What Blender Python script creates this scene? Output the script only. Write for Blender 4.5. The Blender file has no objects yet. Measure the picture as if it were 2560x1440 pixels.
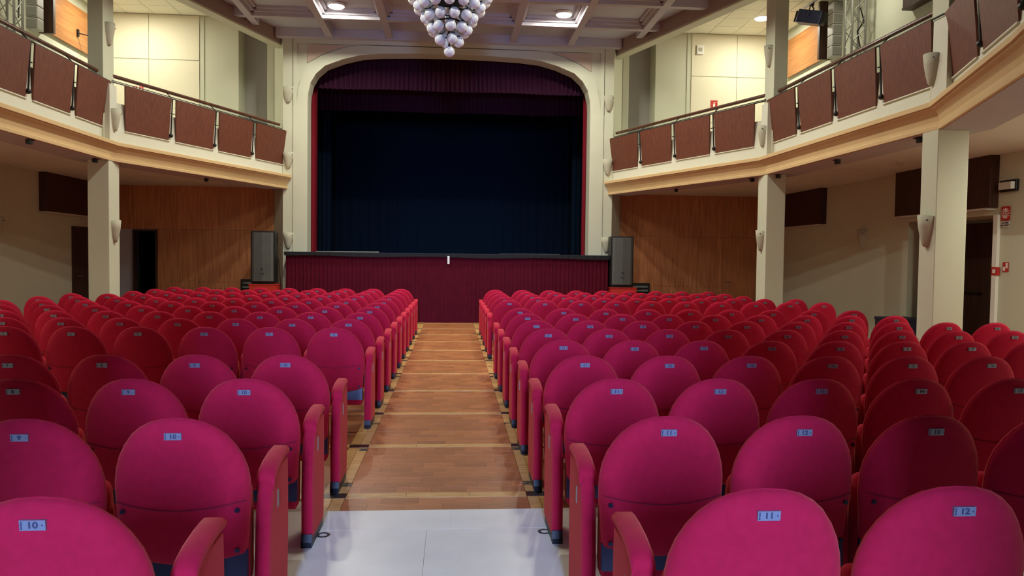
import bpy, math, random
from mathutils import Vector, Matrix
random.seed(7)
S = bpy.context.scene
COL = S.collection
PI = math.pi

# ---------------------------------------------------------------- camera
def cam_axes(yaw, pitch, roll):
    f = Vector((math.sin(yaw)*math.cos(pitch), math.cos(yaw)*math.cos(pitch), math.sin(pitch)))
    r0 = Vector((math.cos(yaw), -math.sin(yaw), 0)); u0 = r0.cross(f)
    r = math.cos(roll)*r0 + math.sin(roll)*u0; u = -math.sin(roll)*r0 + math.cos(roll)*u0
    return r, u, f
_r, _u, _f = cam_axes(0.0776066, -0.0373424, 0.0120690)
cd = bpy.data.cameras.new('camera'); cam = bpy.data.objects.new('camera', cd); COL.objects.link(cam)
M = Matrix((( _r.x, _u.x, -_f.x, 0.0929), (_r.y, _u.y, -_f.y, 0.0), (_r.z, _u.z, -_f.z, 1.55), (0, 0, 0, 1)))
cam.matrix_world = M
cd.sensor_fit = 'HORIZONTAL'; cd.sensor_width = 36; cd.lens = 1894.73/2560*36; cd.clip_start = 0.05; cd.clip_end = 200
S.camera = cam

# ---------------------------------------------------------------- world, exposure, large lights
w = bpy.data.worlds.new('world'); S.world = w; w.use_nodes = True
w.node_tree.nodes['Background'].inputs[0].default_value = (0.55, 0.60, 0.75, 1)
w.node_tree.nodes['Background'].inputs[1].default_value = 0.02
S.view_settings.view_transform = 'Standard'; S.view_settings.look = 'None'
S.view_settings.exposure = 0.22; S.view_settings.gamma = 1.0; S.view_settings.use_curve_mapping = False

WARM = (1.0, 0.97, 0.80)
COOL = (0.34, 0.50, 1.0)
def area(name, loc, rot, sx, sy, power, color, shape='RECTANGLE'):
    d = bpy.data.lights.new(name, 'AREA'); d.shape = shape; d.size = sx; d.size_y = sy; d.energy = power; d.color = color
    o = bpy.data.objects.new(name, d); COL.objects.link(o); o.location = loc; o.rotation_euler = rot
    return o
# daylight from the foyer entrance behind the camera
area('entrance_daylight', (0.1, -15.0, 4.5), (math.radians(90), 0, 0), 1.7, 7.0, 5200, COOL)
S.cycles.diffuse_bounces = 4; S.cycles.glossy_bounces = 2; S.cycles.max_bounces = 5
COFFER_W, GALLERY_W, SIDE_FILL_W = 122, 68, 46

# ---------------------------------------------------------------- materials
def srgb(r, g, b):
    f = lambda c: (c/255/12.92) if c <= 10.3 else ((c/255+0.055)/1.055)**2.4
    return (f(r), f(g), f(b), 1)
def mat(name, col, rough=0.6, metal=0.0, noise=0.0, nscale=8, bump=0.0, bscale=60, col2=None, emit=None, estr=0, spec=0.5, coord='Object', stretch=None, island=0.0, sheen=0.0):
    m = bpy.data.materials.new(name); m.use_nodes = True; nt = m.node_tree; N = nt.nodes; L = nt.links
    b = N['Principled BSDF']; b.inputs['Base Color'].default_value = col; b.inputs['Roughness'].default_value = rough
    b.inputs['Metallic'].default_value = metal; b.inputs['Specular IOR Level'].default_value = spec
    if sheen:
        b.inputs['Sheen Weight'].default_value = sheen; b.inputs['Sheen Roughness'].default_value = 0.4
        b.inputs['Sheen Tint'].default_value = (1.0, 0.30, 0.16, 1)
    if emit:
        b.inputs['Emission Color'].default_value = emit; b.inputs['Emission Strength'].default_value = estr
    tc = N.new('ShaderNodeTexCoord'); mp = N.new('ShaderNodeMapping'); L.new(tc.outputs[coord], mp.inputs[0])
    if stretch: mp.inputs['Scale'].default_value = stretch
    src = None
    if noise > 0 or col2:
        nz = N.new('ShaderNodeTexNoise'); nz.inputs['Scale'].default_value = nscale; nz.inputs['Detail'].default_value = 6
        L.new(mp.outputs[0], nz.inputs['Vector'])
        rp = N.new('ShaderNodeValToRGB'); c2 = col2 or tuple(c*(1-noise) for c in col[:3])+(1,)
        rp.color_ramp.elements[0].position = 0.35; rp.color_ramp.elements[1].position = 0.65
        rp.color_ramp.elements[0].color = c2; rp.color_ramp.elements[1].color = col
        L.new(nz.outputs['Fac'], rp.inputs[0]); src = rp.outputs[0]
    if island > 0:
        g = N.new('ShaderNodeNewGeometry'); oi = N.new('ShaderNodeObjectInfo')
        ad = N.new('ShaderNodeMath'); ad.operation = 'ADD'; L.new(g.outputs['Random Per Island'], ad.inputs[0]); L.new(oi.outputs['Random'], ad.inputs[1])
        fr = N.new('ShaderNodeMath'); fr.operation = 'FRACT'; L.new(ad.outputs[0], fr.inputs[0])
        mr = N.new('ShaderNodeMapRange'); mr.inputs['To Min'].default_value = 1-island; mr.inputs['To Max'].default_value = 1+island
        L.new(fr.outputs[0], mr.inputs[0])
        hs = N.new('ShaderNodeHueSaturation'); L.new(mr.outputs[0], hs.inputs['Value'])
        if src: L.new(src, hs.inputs['Color'])
        else: hs.inputs['Color'].default_value = col
        src = hs.outputs[0]
    if src: L.new(src, b.inputs['Base Color'])
    if bump > 0:
        n2 = N.new('ShaderNodeTexNoise'); n2.inputs['Scale'].default_value = bscale; n2.inputs['Detail'].default_value = 3
        L.new(mp.outputs[0], n2.inputs['Vector'])
        bp = N.new('ShaderNodeBump'); bp.inputs['Strength'].default_value = bump; bp.inputs['Distance'].default_value = 0.004
        L.new(n2.outputs['Fac'], bp.inputs['Height']); L.new(bp.outputs[0], b.inputs['Normal'])
    return m
def wood(name, c1, c2, sc=(14, 14, 0.7), rough=0.45, island=0.0, spec=0.4):
    return mat(name, srgb(*c1), rough=rough, col2=srgb(*c2), nscale=3.0, stretch=sc, bump=0.05, bscale=10, island=island, spec=spec)
FAB = mat('red_fabric', srgb(187, 28, 62), rough=0.9, noise=0.10, nscale=30, bump=0.25, bscale=900, spec=0.12, sheen=0.4)  # orange sheen stands in for warm lamplight on the chair tops
NAVY = mat('navy_steel', srgb(30, 45, 80), rough=0.35, spec=0.5)
FOOT = mat('dark_plastic', srgb(18, 20, 30), rough=0.5)
SCREW = mat('screw_dark', srgb(45, 45, 70), rough=0.3, metal=0.6)
PLATE = mat('brushed_plate', srgb(142, 147, 165), rough=0.35, metal=0.35)
INK = mat('black_ink', srgb(18, 18, 34), rough=0.6)
NUMI = mat('numeral_grey', srgb(62, 62, 88), rough=0.6)
CREAM = mat('cream_plaster', srgb(202, 203, 182), rough=0.85, noise=0.04, nscale=1.5, bump=0.05, bscale=40)
PANELW = mat('acoustic_panel', srgb(228, 221, 196), rough=0.9, noise=0.05, nscale=60, bump=0.1, bscale=200)
BEAMC = mat('edge_beam_shadow_paint', srgb(158, 136, 128), rough=0.9, noise=0.04, nscale=1.2)  # darkened so that the shadow on the beam sits in its colour
SOFF = mat('gallery_soffit', srgb(222, 220, 214), rough=0.9, noise=0.03, nscale=2)
TAN = mat('tan_cornice', srgb(216, 186, 138), rough=0.7, noise=0.04, nscale=3)
WHITEP = mat('white_parapet', srgb(212, 212, 198), rough=0.7, noise=0.03, nscale=2)
PINK = mat('pinkish_ceiling', srgb(186, 182, 190), rough=0.9, noise=0.04, nscale=1.2)
COFF = mat('coffer_panel', srgb(188, 194, 206), rough=0.9, noise=0.04, nscale=1.2)
SPAN = mat('spandrel_paint', srgb(196, 176, 158), rough=0.9)
TILE = mat('ceiling_tile', srgb(232, 228, 208), rough=0.95, noise=0.04, nscale=80)
SCON = mat('sconce_plaster', srgb(182, 179, 160), rough=0.8, noise=0.06, nscale=12)
WALLWOOD = wood('wall_veneer', (200, 136, 92), (170, 108, 70), (9, 9, 0.5), rough=0.5, island=0.10)
DARKWOOD = wood('dark_veneer', (70, 40, 26), (52, 29, 19), (9, 9, 0.5), rough=0.5)
BALWOOD = wood('balcony_veneer', (112, 62, 44), (90, 46, 33), (24, 24, 0.3), rough=0.6, island=0.05)
RAILW = wood('rail_wood', (96, 58, 42), (72, 42, 32), (3, 3, 3), rough=0.3)
GALWOOD = wood('gallery_veneer', (180, 124, 72), (158, 102, 56), (8, 0.5, 8), rough=0.4)
PARQ = wood('parquet', (186, 122, 76), (152, 96, 58), (1.2, 22, 1), rough=0.35, island=0.16, spec=0.4)
PARQB = wood('floor_plank', (160, 104, 66), (130, 82, 50), (1.2, 22, 1), rough=0.4, spec=0.4)
PALE = wood('pale_inlay', (214, 172, 112), (188, 144, 86), (3, 12, 1), rough=0.35, island=0.10)
BLACKIN = mat('black_inlay', srgb(26, 20, 24), rough=0.35)
WFLOOR = mat('white_floor', srgb(234, 236, 228), rough=0.35, noise=0.06, nscale=5)
BLACK = mat('black_metal', srgb(26, 26, 28), rough=0.45, metal=0.3)
GREYM = mat('speaker_grille', srgb(92, 96, 96), rough=0.6, metal=0.3, noise=0.12, nscale=4, bump=0.2, bscale=700)
REDP = mat('red_paint', srgb(190, 44, 36), rough=0.5)
REDS = mat('red_sign', srgb(186, 40, 34), rough=0.5)
WHT = mat('white_paint', srgb(232, 232, 226), rough=0.5)
VELV = mat('burgundy_velvet', srgb(84, 16, 34), rough=0.95, noise=0.15, nscale=4, spec=0.1, sheen=0.08)
VELVD = mat('stage_velvet', srgb(56, 24, 44), rough=0.95, spec=0.1)
VELVR = mat('leg_velvet', srgb(120, 26, 38), rough=0.95, spec=0.1)
CYC = mat('navy_backcloth', srgb(18, 30, 46), rough=1.0, spec=0.0)
STGF = mat('stage_floor', srgb(40, 52, 74), rough=0.55, noise=0.2, nscale=3)
STGB = mat('stage_black', srgb(20, 22, 28), rough=0.9)
GLOBE = mat('opal_globe', srgb(226, 230, 238), rough=0.25, spec=0.5)
ALU = mat('aluminium', srgb(140, 138, 130), rough=0.5, metal=0.6)
GREYB = mat('grey_boxes', srgb(150, 146, 136), rough=0.5)
LENS = mat('frosted_lens', srgb(205, 205, 198), rough=0.3)
BLUEL = mat('spot_blue', srgb(22, 30, 66), rough=0.4)
LAMPON = mat('lamp_glow', (1, 1, 1, 1), emit=(1.0, 0.93, 0.78, 1), estr=9)
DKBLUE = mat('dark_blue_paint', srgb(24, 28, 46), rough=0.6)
LILAC = mat('passage_paint', srgb(176, 174, 188), rough=0.8)

# ---------------------------------------------------------------- mesh helpers
class MB:
    def __init__(s): s.v = []; s.f = []
    def add(s, vs, fs):
        n = len(s.v); s.v += [tuple(v) for v in vs]; s.f += [tuple(n+i for i in f) for f in fs]; return s
    def box(s, x0, x1, y0, y1, z0, z1):
        return s.add([(x0,y0,z0),(x1,y0,z0),(x1,y1,z0),(x0,y1,z0),(x0,y0,z1),(x1,y0,z1),(x1,y1,z1),(x0,y1,z1)],
                     [(3,2,1,0),(4,5,6,7),(0,1,5,4),(1,2,6,5),(2,3,7,6),(3,0,4,7)])
    def prism(s, a, b):           # two matching loops, ends capped
        n = len(a); s.add(list(a)+list(b), [tuple(range(n))[::-1], tuple(range(n, 2*n))] + [(i, (i+1)%n, n+(i+1)%n, n+i) for i in range(n)]); return s
    def tube(s, p, q, r, n=8, r2=None):
        p = Vector(p); q = Vector(q); d = (q-p).normalized(); a = d.orthogonal().normalized(); b = d.cross(a); r2 = r if r2 is None else r2
        A = [p+(a*math.cos(t)+b*math.sin(t))*r for t in [2*PI*i/n for i in range(n)]]
        B = [q+(a*math.cos(t)+b*math.sin(t))*r2 for t in [2*PI*i/n for i in range(n)]]
        return s.prism(A, B)
    def path(s, pts, r, n=6):
        for a, b in zip(pts, pts[1:]): s.tube(a, b, r, n)
        return s
    def disc(s, c, r, n=20, t=0.01, axis='z'):
        c = Vector(c); d = {'z': Vector((0,0,1)), 'y': Vector((0,1,0)), 'x': Vector((1,0,0))}[axis]
        return s.tube(c-d*t/2, c+d*t/2, r, n)
    def sphere(s, c, r, nu=12, nv=8):
        vs = [(c[0], c[1], c[2]+r)]
        for j in range(1, nv):
            th = PI*j/nv
            for i in range(nu): vs.append((c[0]+r*math.sin(th)*math.cos(2*PI*i/nu), c[1]+r*math.sin(th)*math.sin(2*PI*i/nu), c[2]+r*math.cos(th)))
        vs.append((c[0], c[1], c[2]-r)); L = len(vs)-1; fs = []
        for i in range(nu):
            k = (i+1) % nu; fs.append((0, 1+i, 1+k))
            for j in range(nv-2): a = 1+j*nu; fs.append((a+i, a+nu+i, a+nu+k, a+k))
            a = 1+(nv-2)*nu; fs.append((a+i, L, a+k))
        return s.add(vs, fs)
    def mesh(s, name, m, smooth=False):
        me = bpy.data.meshes.new(name); me.from_pydata(s.v, [], s.f); me.materials.append(m); me.update()
        if smooth: me.shade_smooth()
        return me
    def build(s, name, m, parent=None, smooth=False, loc=None, bevel=0):
        return link(name, s.mesh(name, m, smooth), parent, loc, bevel)
def link(name, me, parent=None, loc=None, bevel=0):
    o = bpy.data.objects.new(name, me); COL.objects.link(o)
    if parent is not None: o.parent = parent
    if loc: o.location = loc
    if bevel:
        md = o.modifiers.new('b', 'BEVEL'); md.width = bevel; md.segments = 2; md.limit_method = 'ANGLE'; md.angle_limit = math.radians(40)
    return o
def tag(o, label, cat, group=None, kind=None):
    o['label'] = label; o['category'] = cat
    if group: o['group'] = group
    if kind: o['kind'] = kind
    return o
def thing(name, label, cat, loc=(0,0,0), rz=0, group=None):
    o = bpy.data.objects.new(name, None); COL.objects.link(o); o.location = loc; o.rotation_euler = (0,0,rz); o.empty_display_size = 0.1
    return tag(o, label, cat, group)
def struct(o, label=None):
    o['kind'] = 'structure'
    if label: o['label'] = label
    return o
def bx(x0, x1, y0, y1, z0, z1): return MB().box(x0, x1, y0, y1, z0, z1)
def text_mesh(txt, size, m, depth=0.0, name=None):
    c = bpy.data.curves.new('t', 'FONT'); c.body = txt; c.size = size; c.align_x = 'CENTER'; c.align_y = 'CENTER'; c.extrude = depth; c.resolution_u = 3; c.offset = size*0.03
    o = bpy.data.objects.new('t', c); COL.objects.link(o); bpy.context.view_layer.update()
    me = bpy.data.meshes.new_from_object(o.evaluated_get(bpy.context.evaluated_depsgraph_get()))
    bpy.data.objects.remove(o); me.materials.clear(); me.materials.append(m); me.name = name or 'lettering'
    return me

SIDES = ((-1, 'left'), (1, 'right'))
XW = 8.65; YE = 19.6; YP = 18.9
A0, B0, C0, D0, E0 = (3.95,18.9), (5.93,14.0), (5.99,8.9), (4.96,6.2), (3.6,3.2)

# ---------------------------------------------------------------- floor
fl = struct(MB().box(-XW-0.6, XW+0.6, -3.6, 19.7, -0.2, -0.012).build('floor', PARQB), 'brown parquet floor with pale inlaid strips')
# parquet in the aisle
HW = 0.588
blocks = MB(); nb = 0
bw = 0.2352; bh = 0.118; y = 4.64
ybase = 5.0; stripe = [ybase+1.3196*j for j in range(-1, 11)]
def instripe(y0, y1): return any(s-0.104 < y1 and s > y0 for s in stripe)
rows_y = []
for j in range(-1, 11):
    a = max(4.645, stripe[j]+0.002 if j >= 0 else 0)
for k in range(len(stripe)-1):
    a = stripe[k]+0.002; b = stripe[k+1]-0.102; n = 10
    for q in range(n): rows_y.append((a+(b-a)*q/n, a+(b-a)*(q+1)/n))
rows_y += [(stripe[-1]+0.002, 18.49)]
count = 0; late = MB(); pmesh = {}
for ri, (a, b) in enumerate(rows_y):
    if b < 4.66: continue
    a = max(a, 4.645); off = (ri % 3)*0.078
    xs = [-HW]; x = -HW+off if off > 0 else -HW+bw
    while x < HW-0.01: xs.append(x); x += bw
    xs.append(HW)
    for x0, x1 in zip(xs, xs[1:]):
        dz = random.uniform(-0.0015, 0.0)
        if count < 290:
            key = (round(x1-x0, 3), round(b-a, 3))
            if key not in pmesh: pmesh[key] = bx(0.0006, x1-x0-0.0006, 0.0006, b-a-0.0006, -0.012, 0).mesh('parquet_block', PARQ)
            link('parquet_block', pmesh[key], fl, (x0, a, dz)); count += 1
        else: late.box(x0+0.0006, x1-0.0006, a+0.0006, b-0.0006, -0.012, dz)
o = late.build('parquet_blocks', PARQ, fl); o['kind'] = 'stuff'
for sy in stripe:
    if sy < 4.8: continue
    xs = [-8.6, -6.4, -4.2, -2.3, -0.745]
    for s in (1, -1):
        for a, b in zip(xs, xs[1:]):
            x0, x1 = sorted((s*a, s*b)); bx(x0+0.001, x1-0.001, sy-0.1, sy, -0.012, 0.0005).build('inlay_strip', PALE, fl)
        x0, x1 = sorted((s*0.59, s*0.743)); bx(x0, x1, sy-0.1, sy, -0.012, 0.001).build('black_inlay', BLACKIN, fl)
    for a, b in ((-0.588, -0.2), (-0.2, 0.21), (0.21, 0.588)): bx(a+0.001, b-0.001, sy-0.1, sy, -0.012, 0.0005).build('inlay_strip', PALE, fl)
for k in range(len(stripe)):
    a = stripe[k]; b = (stripe[k+1]-0.1) if k+1 < len(stripe) else 18.49
    a = max(a, 4.645)
    if b < a: continue
    for s in (1, -1):
        for u0, u1, v0, v1 in ((0.59, 0.665, 0, 0.55), (0.59, 0.665, 0.55, 1), (0.667, 0.743, 0, 0.3), (0.667, 0.743, 0.3, 1)):
            x0, x1 = sorted((s*u0, s*u1)); bx(x0+0.0005, x1-0.0005, a+(b-a)*v0+0.001, a+(b-a)*v1-0.001, -0.012, 0).build('inlay_board', PALE, fl)
# white floor in front
for (x0, x1, y0, y1) in ((-9.2,-2.4,4.305,4.64),(-2.399,0.0925,4.305,4.64),(0.093,2.6,4.305,4.64),(2.603,9.2,4.305,4.64),(-9.2,-2.4,2.2,4.302),(-2.399,-0.0455,2.2,4.302),(-0.044,2.2,2.2,4.302),(2.203,9.2,2.2,4.302),(-9.2,0,-2.5,2.197),(0.003,9.2,-2.5,2.197)):
    bx(x0, x1, y0, y1, -0.012, 0.004).build('floor_sheet', WFLOOR, fl)
LET = 'ONMLIHGFEDCBA'
for r in range(0, 13):
    me = text_mesh(LET[r], 0.10, INK, 0.0004, 'row_letter')
    for s in (-1, 1):
        o = link('row_letter', me, fl, (s*(0.62), 4.235+0.955*r, 0.0055 if r == 0 else 0.0022)); o.rotation_euler = (0, 0, -PI/2)

# ---------------------------------------------------------------- side, rear and end walls
def wall_x(s, side):
    X = XW*s; X2 = (XW+0.3)*s; lo, hi = sorted((X, X2)); w_ = MB()
    if side == 'right':     # alcove for the exit doors
        for (y0, y1, z0, z1) in ((-3.6, 11.4, 0, 7.7), (13.71, 19.9, 0, 7.7), (11.4, 13.71, 2.35, 7.7)): w_.box(lo, hi, y0, y1, z0, z1)
        w_.box(XW+0.3, XW+1.0, 13.71, 13.9, 0, 2.6); w_.box(XW+0.3, XW+1.0, 11.2, 11.4, 0, 2.6); w_.box(XW+0.9, XW+1.0, 11.4, 13.71, 0, 2.6); w_.box(XW+0.3, XW+1.0, 11.4, 13.71, 2.35, 2.6)
    else: w_.box(lo, hi, -3.6, 19.9, 0, 7.7)
    return struct(w_.build('wall_'+side, CREAM))
WL = wall_x(-1, 'left'); WR = wall_x(1, 'right')
wb = MB(); wb.box(-9, -0.95, -2.7, -2.5, 0, 7.7); wb.box(1.15, 9, -2.7, -2.5, 0, 7.7); wb.box(-0.95, 1.15, -2.7, -2.5, 4.3, 7.7)
fo = MB(); fo.box(-1.9, -1.8, -15.4, -2.7, 0, 8.7).box(2.0, 2.1, -15.4, -2.7, 0, 8.7).box(-1.9, 2.1, -15.4, -2.7, 8.6, 8.7).box(-1.9, 2.1, -15.4, -2.7, -0.2, -0.1).box(-1.9, 2.1, -15.5, -15.4, 0, 8.7).box(-1.9, 2.1, -2.72, -2.69, 7.6, 8.7)  # unseen dark shaft, added to narrow the daylight and stop bounce
struct(fo.build('wall_light_shaft', STGB), 'unseen dark passage added to confine the entrance daylight')
struct(wb.build('wall_rear', DARKWOOD))  # unseen wall, dark veneer chosen to cut bounce onto the chair backs

# end walls beside the stage: ground level veneer, gallery level panels
def endwall(s, side):
    m = MB(); P = lambda a, b: sorted((s*a, s*b))
    def b_(a, b, y0, y1, z0, z1): x0, x1 = P(a, b); m.box(x0, x1, y0, y1, z0, z1)
    b_(4.44, 4.6, YE, YE+0.2, 3.3, 7.7); b_(5.3, 8.9, YE, YE+0.2, 3.3, 7.7); x0, x1 = P(4.4, 5.5); REC = (x0, x1)
    b_(5.3, 5.4, YE+0.2, YE+0.55, 3.3, 7.7); b_(4.5, 4.6, YE+0.2, YE+0.55, 3.3, 7.7)
    if side == 'left':
        b_(4.3, 7.3, YE+0.03, YE+0.2, 0, 3.3); b_(7.3, 7.85, YE+0.03, YE+0.2, 2.15, 3.3); b_(7.85, 8.9, YE+0.03, YE+0.2, 0, 3.3)
    else: b_(4.3, 8.9, YE+0.03, YE+0.2, 0, 3.3)
    o = struct(m.build('wall_stage_'+side, CREAM))
    bx(REC[0], REC[1], YE+0.55, YE+0.7, 3.3, 7.7).build('recess_back', mat('recess_shade_paint', srgb(170, 166, 162), rough=0.9), o)  # greyed colour stands in for the beam's shade in the recess
    # gallery level panels
    for x0, x1 in ((6.25, 7.455), (7.468, 8.62)):
        for z0, z1 in ((3.65, 5.2), (5.21, 6.395), (6.408, 7.5)):
            if side == 'left' and z0 > 5.2 and z0 < 6 and False: pass
            a, b = P(x0, x1); bx(a, b, YE-0.02, YE, z0 if z0 > 5.3 else z0, z1).build('wall_panel', PANELW, o, bevel=0.004)
    a, b = P(6.13, 6.16); bx(a, b, YE-0.02, YE, 3.65, 7.53).build('trim_strip', CREAM, o)
    # veneer boards
    low = [4.44+0.52*i for i in range(0, 6)] + [7.195] if side == 'right' else [4.44, 4.86, 5.27, 5.79, 6.30, 6.80, 7.295]
    for a, b in zip(low, low[1:]):
        x0, x1 = P(a+0.002, b-0.002); bx(x0, x1, YE, YE+0.03, 0.02, 2.197).build('veneer_board', WALLWOOD, o)
    up = low+([7.195+0.72, 8.64] if side == 'right' else [7.85, 8.22, 8.64])
    up = sorted(set(round(u, 3) for u in up))
    for a, b in zip(up, up[1:]):
        x0, x1 = P(a+0.002, b-0.002); bx(x0, x1, YE, YE+0.03, 2.203, 3.29).build('veneer_board', WALLWOOD, o)
    if side == 'left':
        x0, x1 = P(7.88, 8.64); bx(x0, x1, YE, YE+0.03, 0.02, 2.2).build('veneer_board', LILAC, o)
    holes = MB()
    for i, x in enumerate([5.35+0.115*k for k in range(15 if side == 'left' else 16)]):
        for zz, dx in ((0.90, 0), (0.74, 0.057)): holes.disc((s*(x+dx), YE-0.001, zz), 0.012, 6, 0.004, 'y')
    h = holes.build('vent_holes', INK, o); h['kind'] = 'stuff'
    # louvred vent
    v = thing('floor_vent', 'dark louvred vent in the veneer wall beside the %s red box' % side, 'vent', (s*4.98, YE-0.08, 0.0)); 
    bx(-0.25, 0.25, -0.02, 0.07, 0.3, 0.98).build('backing', BLACK, v)
    for k in range(6): MB().prism([(-0.2,-0.05,0.36+k*0.1),(-0.2,-0.02,0.41+k*0.1),(-0.2,-0.02,0.39+k*0.1)], [(0.2,-0.05,0.36+k*0.1),(0.2,-0.02,0.41+k*0.1),(0.2,-0.02,0.39+k*0.1)]).build('louvre', GREYM, v)
    return o
for s, side in SIDES: endwall(s, side)
# passage beyond the left door opening
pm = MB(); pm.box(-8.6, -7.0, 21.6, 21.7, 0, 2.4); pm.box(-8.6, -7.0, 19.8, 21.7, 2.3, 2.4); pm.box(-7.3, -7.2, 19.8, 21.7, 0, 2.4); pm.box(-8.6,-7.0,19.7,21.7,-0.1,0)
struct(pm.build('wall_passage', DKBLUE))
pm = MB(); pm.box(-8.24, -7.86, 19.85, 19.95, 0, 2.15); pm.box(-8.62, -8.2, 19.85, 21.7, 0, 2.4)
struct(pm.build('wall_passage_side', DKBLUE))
d = struct(bx(-7.87, -7.83, 19.55, 19.72, 0, 2.17).box(-7.32, -7.28, 19.55, 19.72, 0, 2.17).box(-7.87, -7.28, 19.55, 19.72, 2.15, 2.19).build('door_1', DARKWOOD), 'dark frame of the open doorway in the veneer wall')
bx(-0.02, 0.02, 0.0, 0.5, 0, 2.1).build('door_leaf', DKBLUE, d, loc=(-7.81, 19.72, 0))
# right stage-side door
d = struct(bx(7.2, 8.1, YE-0.006, YE+0.03, 0.02, 2.197).build('door_2', WALLWOOD), 'veneered flush door in the right veneer wall')
h = MB(); h.disc((7.31, YE-0.012, 1.03), 0.025, 12, 0.01, 'y'); h.tube((7.31, YE-0.03, 1.03), (7.43, YE-0.04, 1.03), 0.009, 8); h.tube((7.31, YE-0.01, 1.03), (7.31, YE-0.035, 1.03), 0.009, 8); h.build('door_handle', ALU, d)
MB().disc((7.31, YE-0.01, 0.87), 0.022, 12, 0.01, 'y').build('door_lock', ALU, d)
bx(8.11, 8.63, YE, YE+0.03, 0.02, 2.197).build('door_surround', WALLWOOD, d)
# left side wall door, right exit doors
d = struct(bx(-8.65, -8.6, 18.15, 19.2, 0.0, 2.2).build('door_3', DARKWOOD, bevel=0.005), 'dark brown door in the left side wall')
MB().tube((-8.6, 18.32, 1.05), (-8.54, 18.32, 1.05), 0.01).tube((-8.54, 18.32, 1.05), (-8.54, 18.45, 1.05), 0.01).build('door_handle', ALU, d)
d = struct(bx(9.40, 9.45, 11.5, 12.55, 0, 2.3).build('door_4', DARKWOOD, bevel=0.005), 'dark brown double exit door set deep in the right wall')
bx(9.40, 9.45, 12.56, 13.6, 0, 2.3).build('door_leaf', DARKWOOD, d, bevel=0.005)
for yy in (11.62, 12.7): MB().tube((9.36, yy, 1.05), (9.36, yy+0.7, 1.05), 0.018).tube((9.36, yy, 1.05), (9.41, yy, 1.05), 0.014).tube((9.36, yy+0.7, 1.05), (9.41, yy+0.7, 1.05), 0.014).build('push_bar', BLACK, d)
bx(8.6, 8.66, 11.30, 11.4, 0, 2.35).build('door_frame', WHT, d, bevel=0.004)
bx(8.67, 9.2, 13.2, 13.23, 0.0, 2.3).build('open_leaf', DARKWOOD, d)
# veneer boxes high on the side walls
for (s, y0, y1, lab) in ((-1, 16.8, 19.35, 'dark veneered ventilation box above the brown side door'), (1, 16.9, 19.35, 'dark veneered ventilation box beside the far stage-side pillar'), (1, 11.36, 13.94, 'dark veneered ventilation box above the exit alcove')):
    x0, x1 = sorted((s*8.65, s*8.50)); t = thing('ventilation_box', lab, 'box', ((x0+x1)/2, (y0+y1)/2, 2.43), 0, 'veneered boxes high on the side walls')
    L2 = (y1-y0)/2
    bx(-0.075, 0.075, -L2, L2, 0.03, 0.87).build('body', DARKWOOD, t, bevel=0.006)
    bx(-0.075, 0.075, -L2+0.06, L2, 0.0, 0.03).build('light_slot', LENS, t)

# ---------------------------------------------------------------- proscenium
arch = [(-3.47,1.6),(-3.47,5.3),(-3.46,5.5),(-3.40,5.78),(-3.27,6.0),(-3.05,6.2),(-2.62,6.37),(-2.2,6.48),(-1.7,6.53),(-0.9,6.56),(0,6.57)]
arch = arch + [(-x, z) for x, z in arch[-2::-1]]
def proscenium():
    m = MB(); n = len(arch); yb = YP+0.45
    # front skin between arch and outer frame (strip), with the arch soffit
    outer = []
    for i, (x, z) in enumerate(arch):
        if z < 5.3: outer.append((-3.72 if x < 0 else 3.72, z))
        else:
            k = (i-1)/(n-3); 
            outer.append((x, z))
    band = 0.25
    def off(i):
        x, z = arch[i]
        if i <= 1: return (-3.72, z)
        if i >= n-2: return (3.72, z)
        x0, z0 = arch[i-1]; x1, z1 = arch[i+1]; dx, dz = x1-x0, z1-z0; l = math.hypot(dx, dz)
        return (x-dz/l*band*1.0, min(6.735, z+dx/l*band))
    O = [off(i) for i in range(n)]
    yf = YP-0.03
    vs = [(x, yf, z) for x, z in arch]+[(x, yf, z) for x, z in O]+[(x, yb, z) for x, z in arch]+[(x, YP, z) for x, z in O]
    fs = []
    for i in range(n-1):
        fs += [(i, i+1, n+i+1, n+i), (i+1, i, 2*n+i, 2*n+i+1), (n+i, n+i+1, 3*n+i+1, 3*n+i)]
    m.add(vs, fs)
    # face outside the band
    T = []
    for (x, z) in O: T.append((x, YP, z))
    vs = T + [(max(-3.78, min(3.78, x*1.0)) if abs(x) < 3.7 else (3.78 if x > 0 else -3.78), YP, 6.75 if 1 < i < n-2 else z) for i, (x, z) in enumerate(O)]
    k = len(T)
    m.add(vs, [(i, i+1, k+i+1, k+i) for i in range(1, n-2)])
    m.box(-3.81, -3.72, YP-0.03, YP+0.1, 1.6, 6.85).box(3.72, 3.81, YP-0.03, YP+0.1, 1.6, 6.85).box(-3.72, 3.72, YP-0.03, YP+0.1, 6.72, 6.9)
    for s in (-1, 1):
        P = [(s*3.83, YP), (s*4.06, YP), (s*4.45, YE+0.05), (s*4.45, YE+0.3), (s*3.83, YP+0.45)]
        if s < 0: P = P[::-1]
        m.prism([(x, y, 0) for x, y in P], [(x, y, 7.1) for x, y in P])
        m.box(*(sorted((s*3.50, s*3.84))), YP+0.02, YP+0.45, 0, 5.2)
    o = struct(m.build('wall_proscenium', CREAM), 'cream proscenium wall with arched stage opening')
    for s in (-1, 1):
        a = [(s*2.46, 6.70), (s*3.47, 6.70), (s*3.47, 6.26), (s*3.30, 6.36), (s*3.1, 6.48), (s*2.85, 6.58)]
        if s > 0: a = a[::-1]
        MB().prism([(x, YP-0.034, z) for x, z in a], [(x, YP-0.028, z) for x, z in a]).build('spandrel_panel', SPAN, o)
    return o
proscenium()

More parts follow.
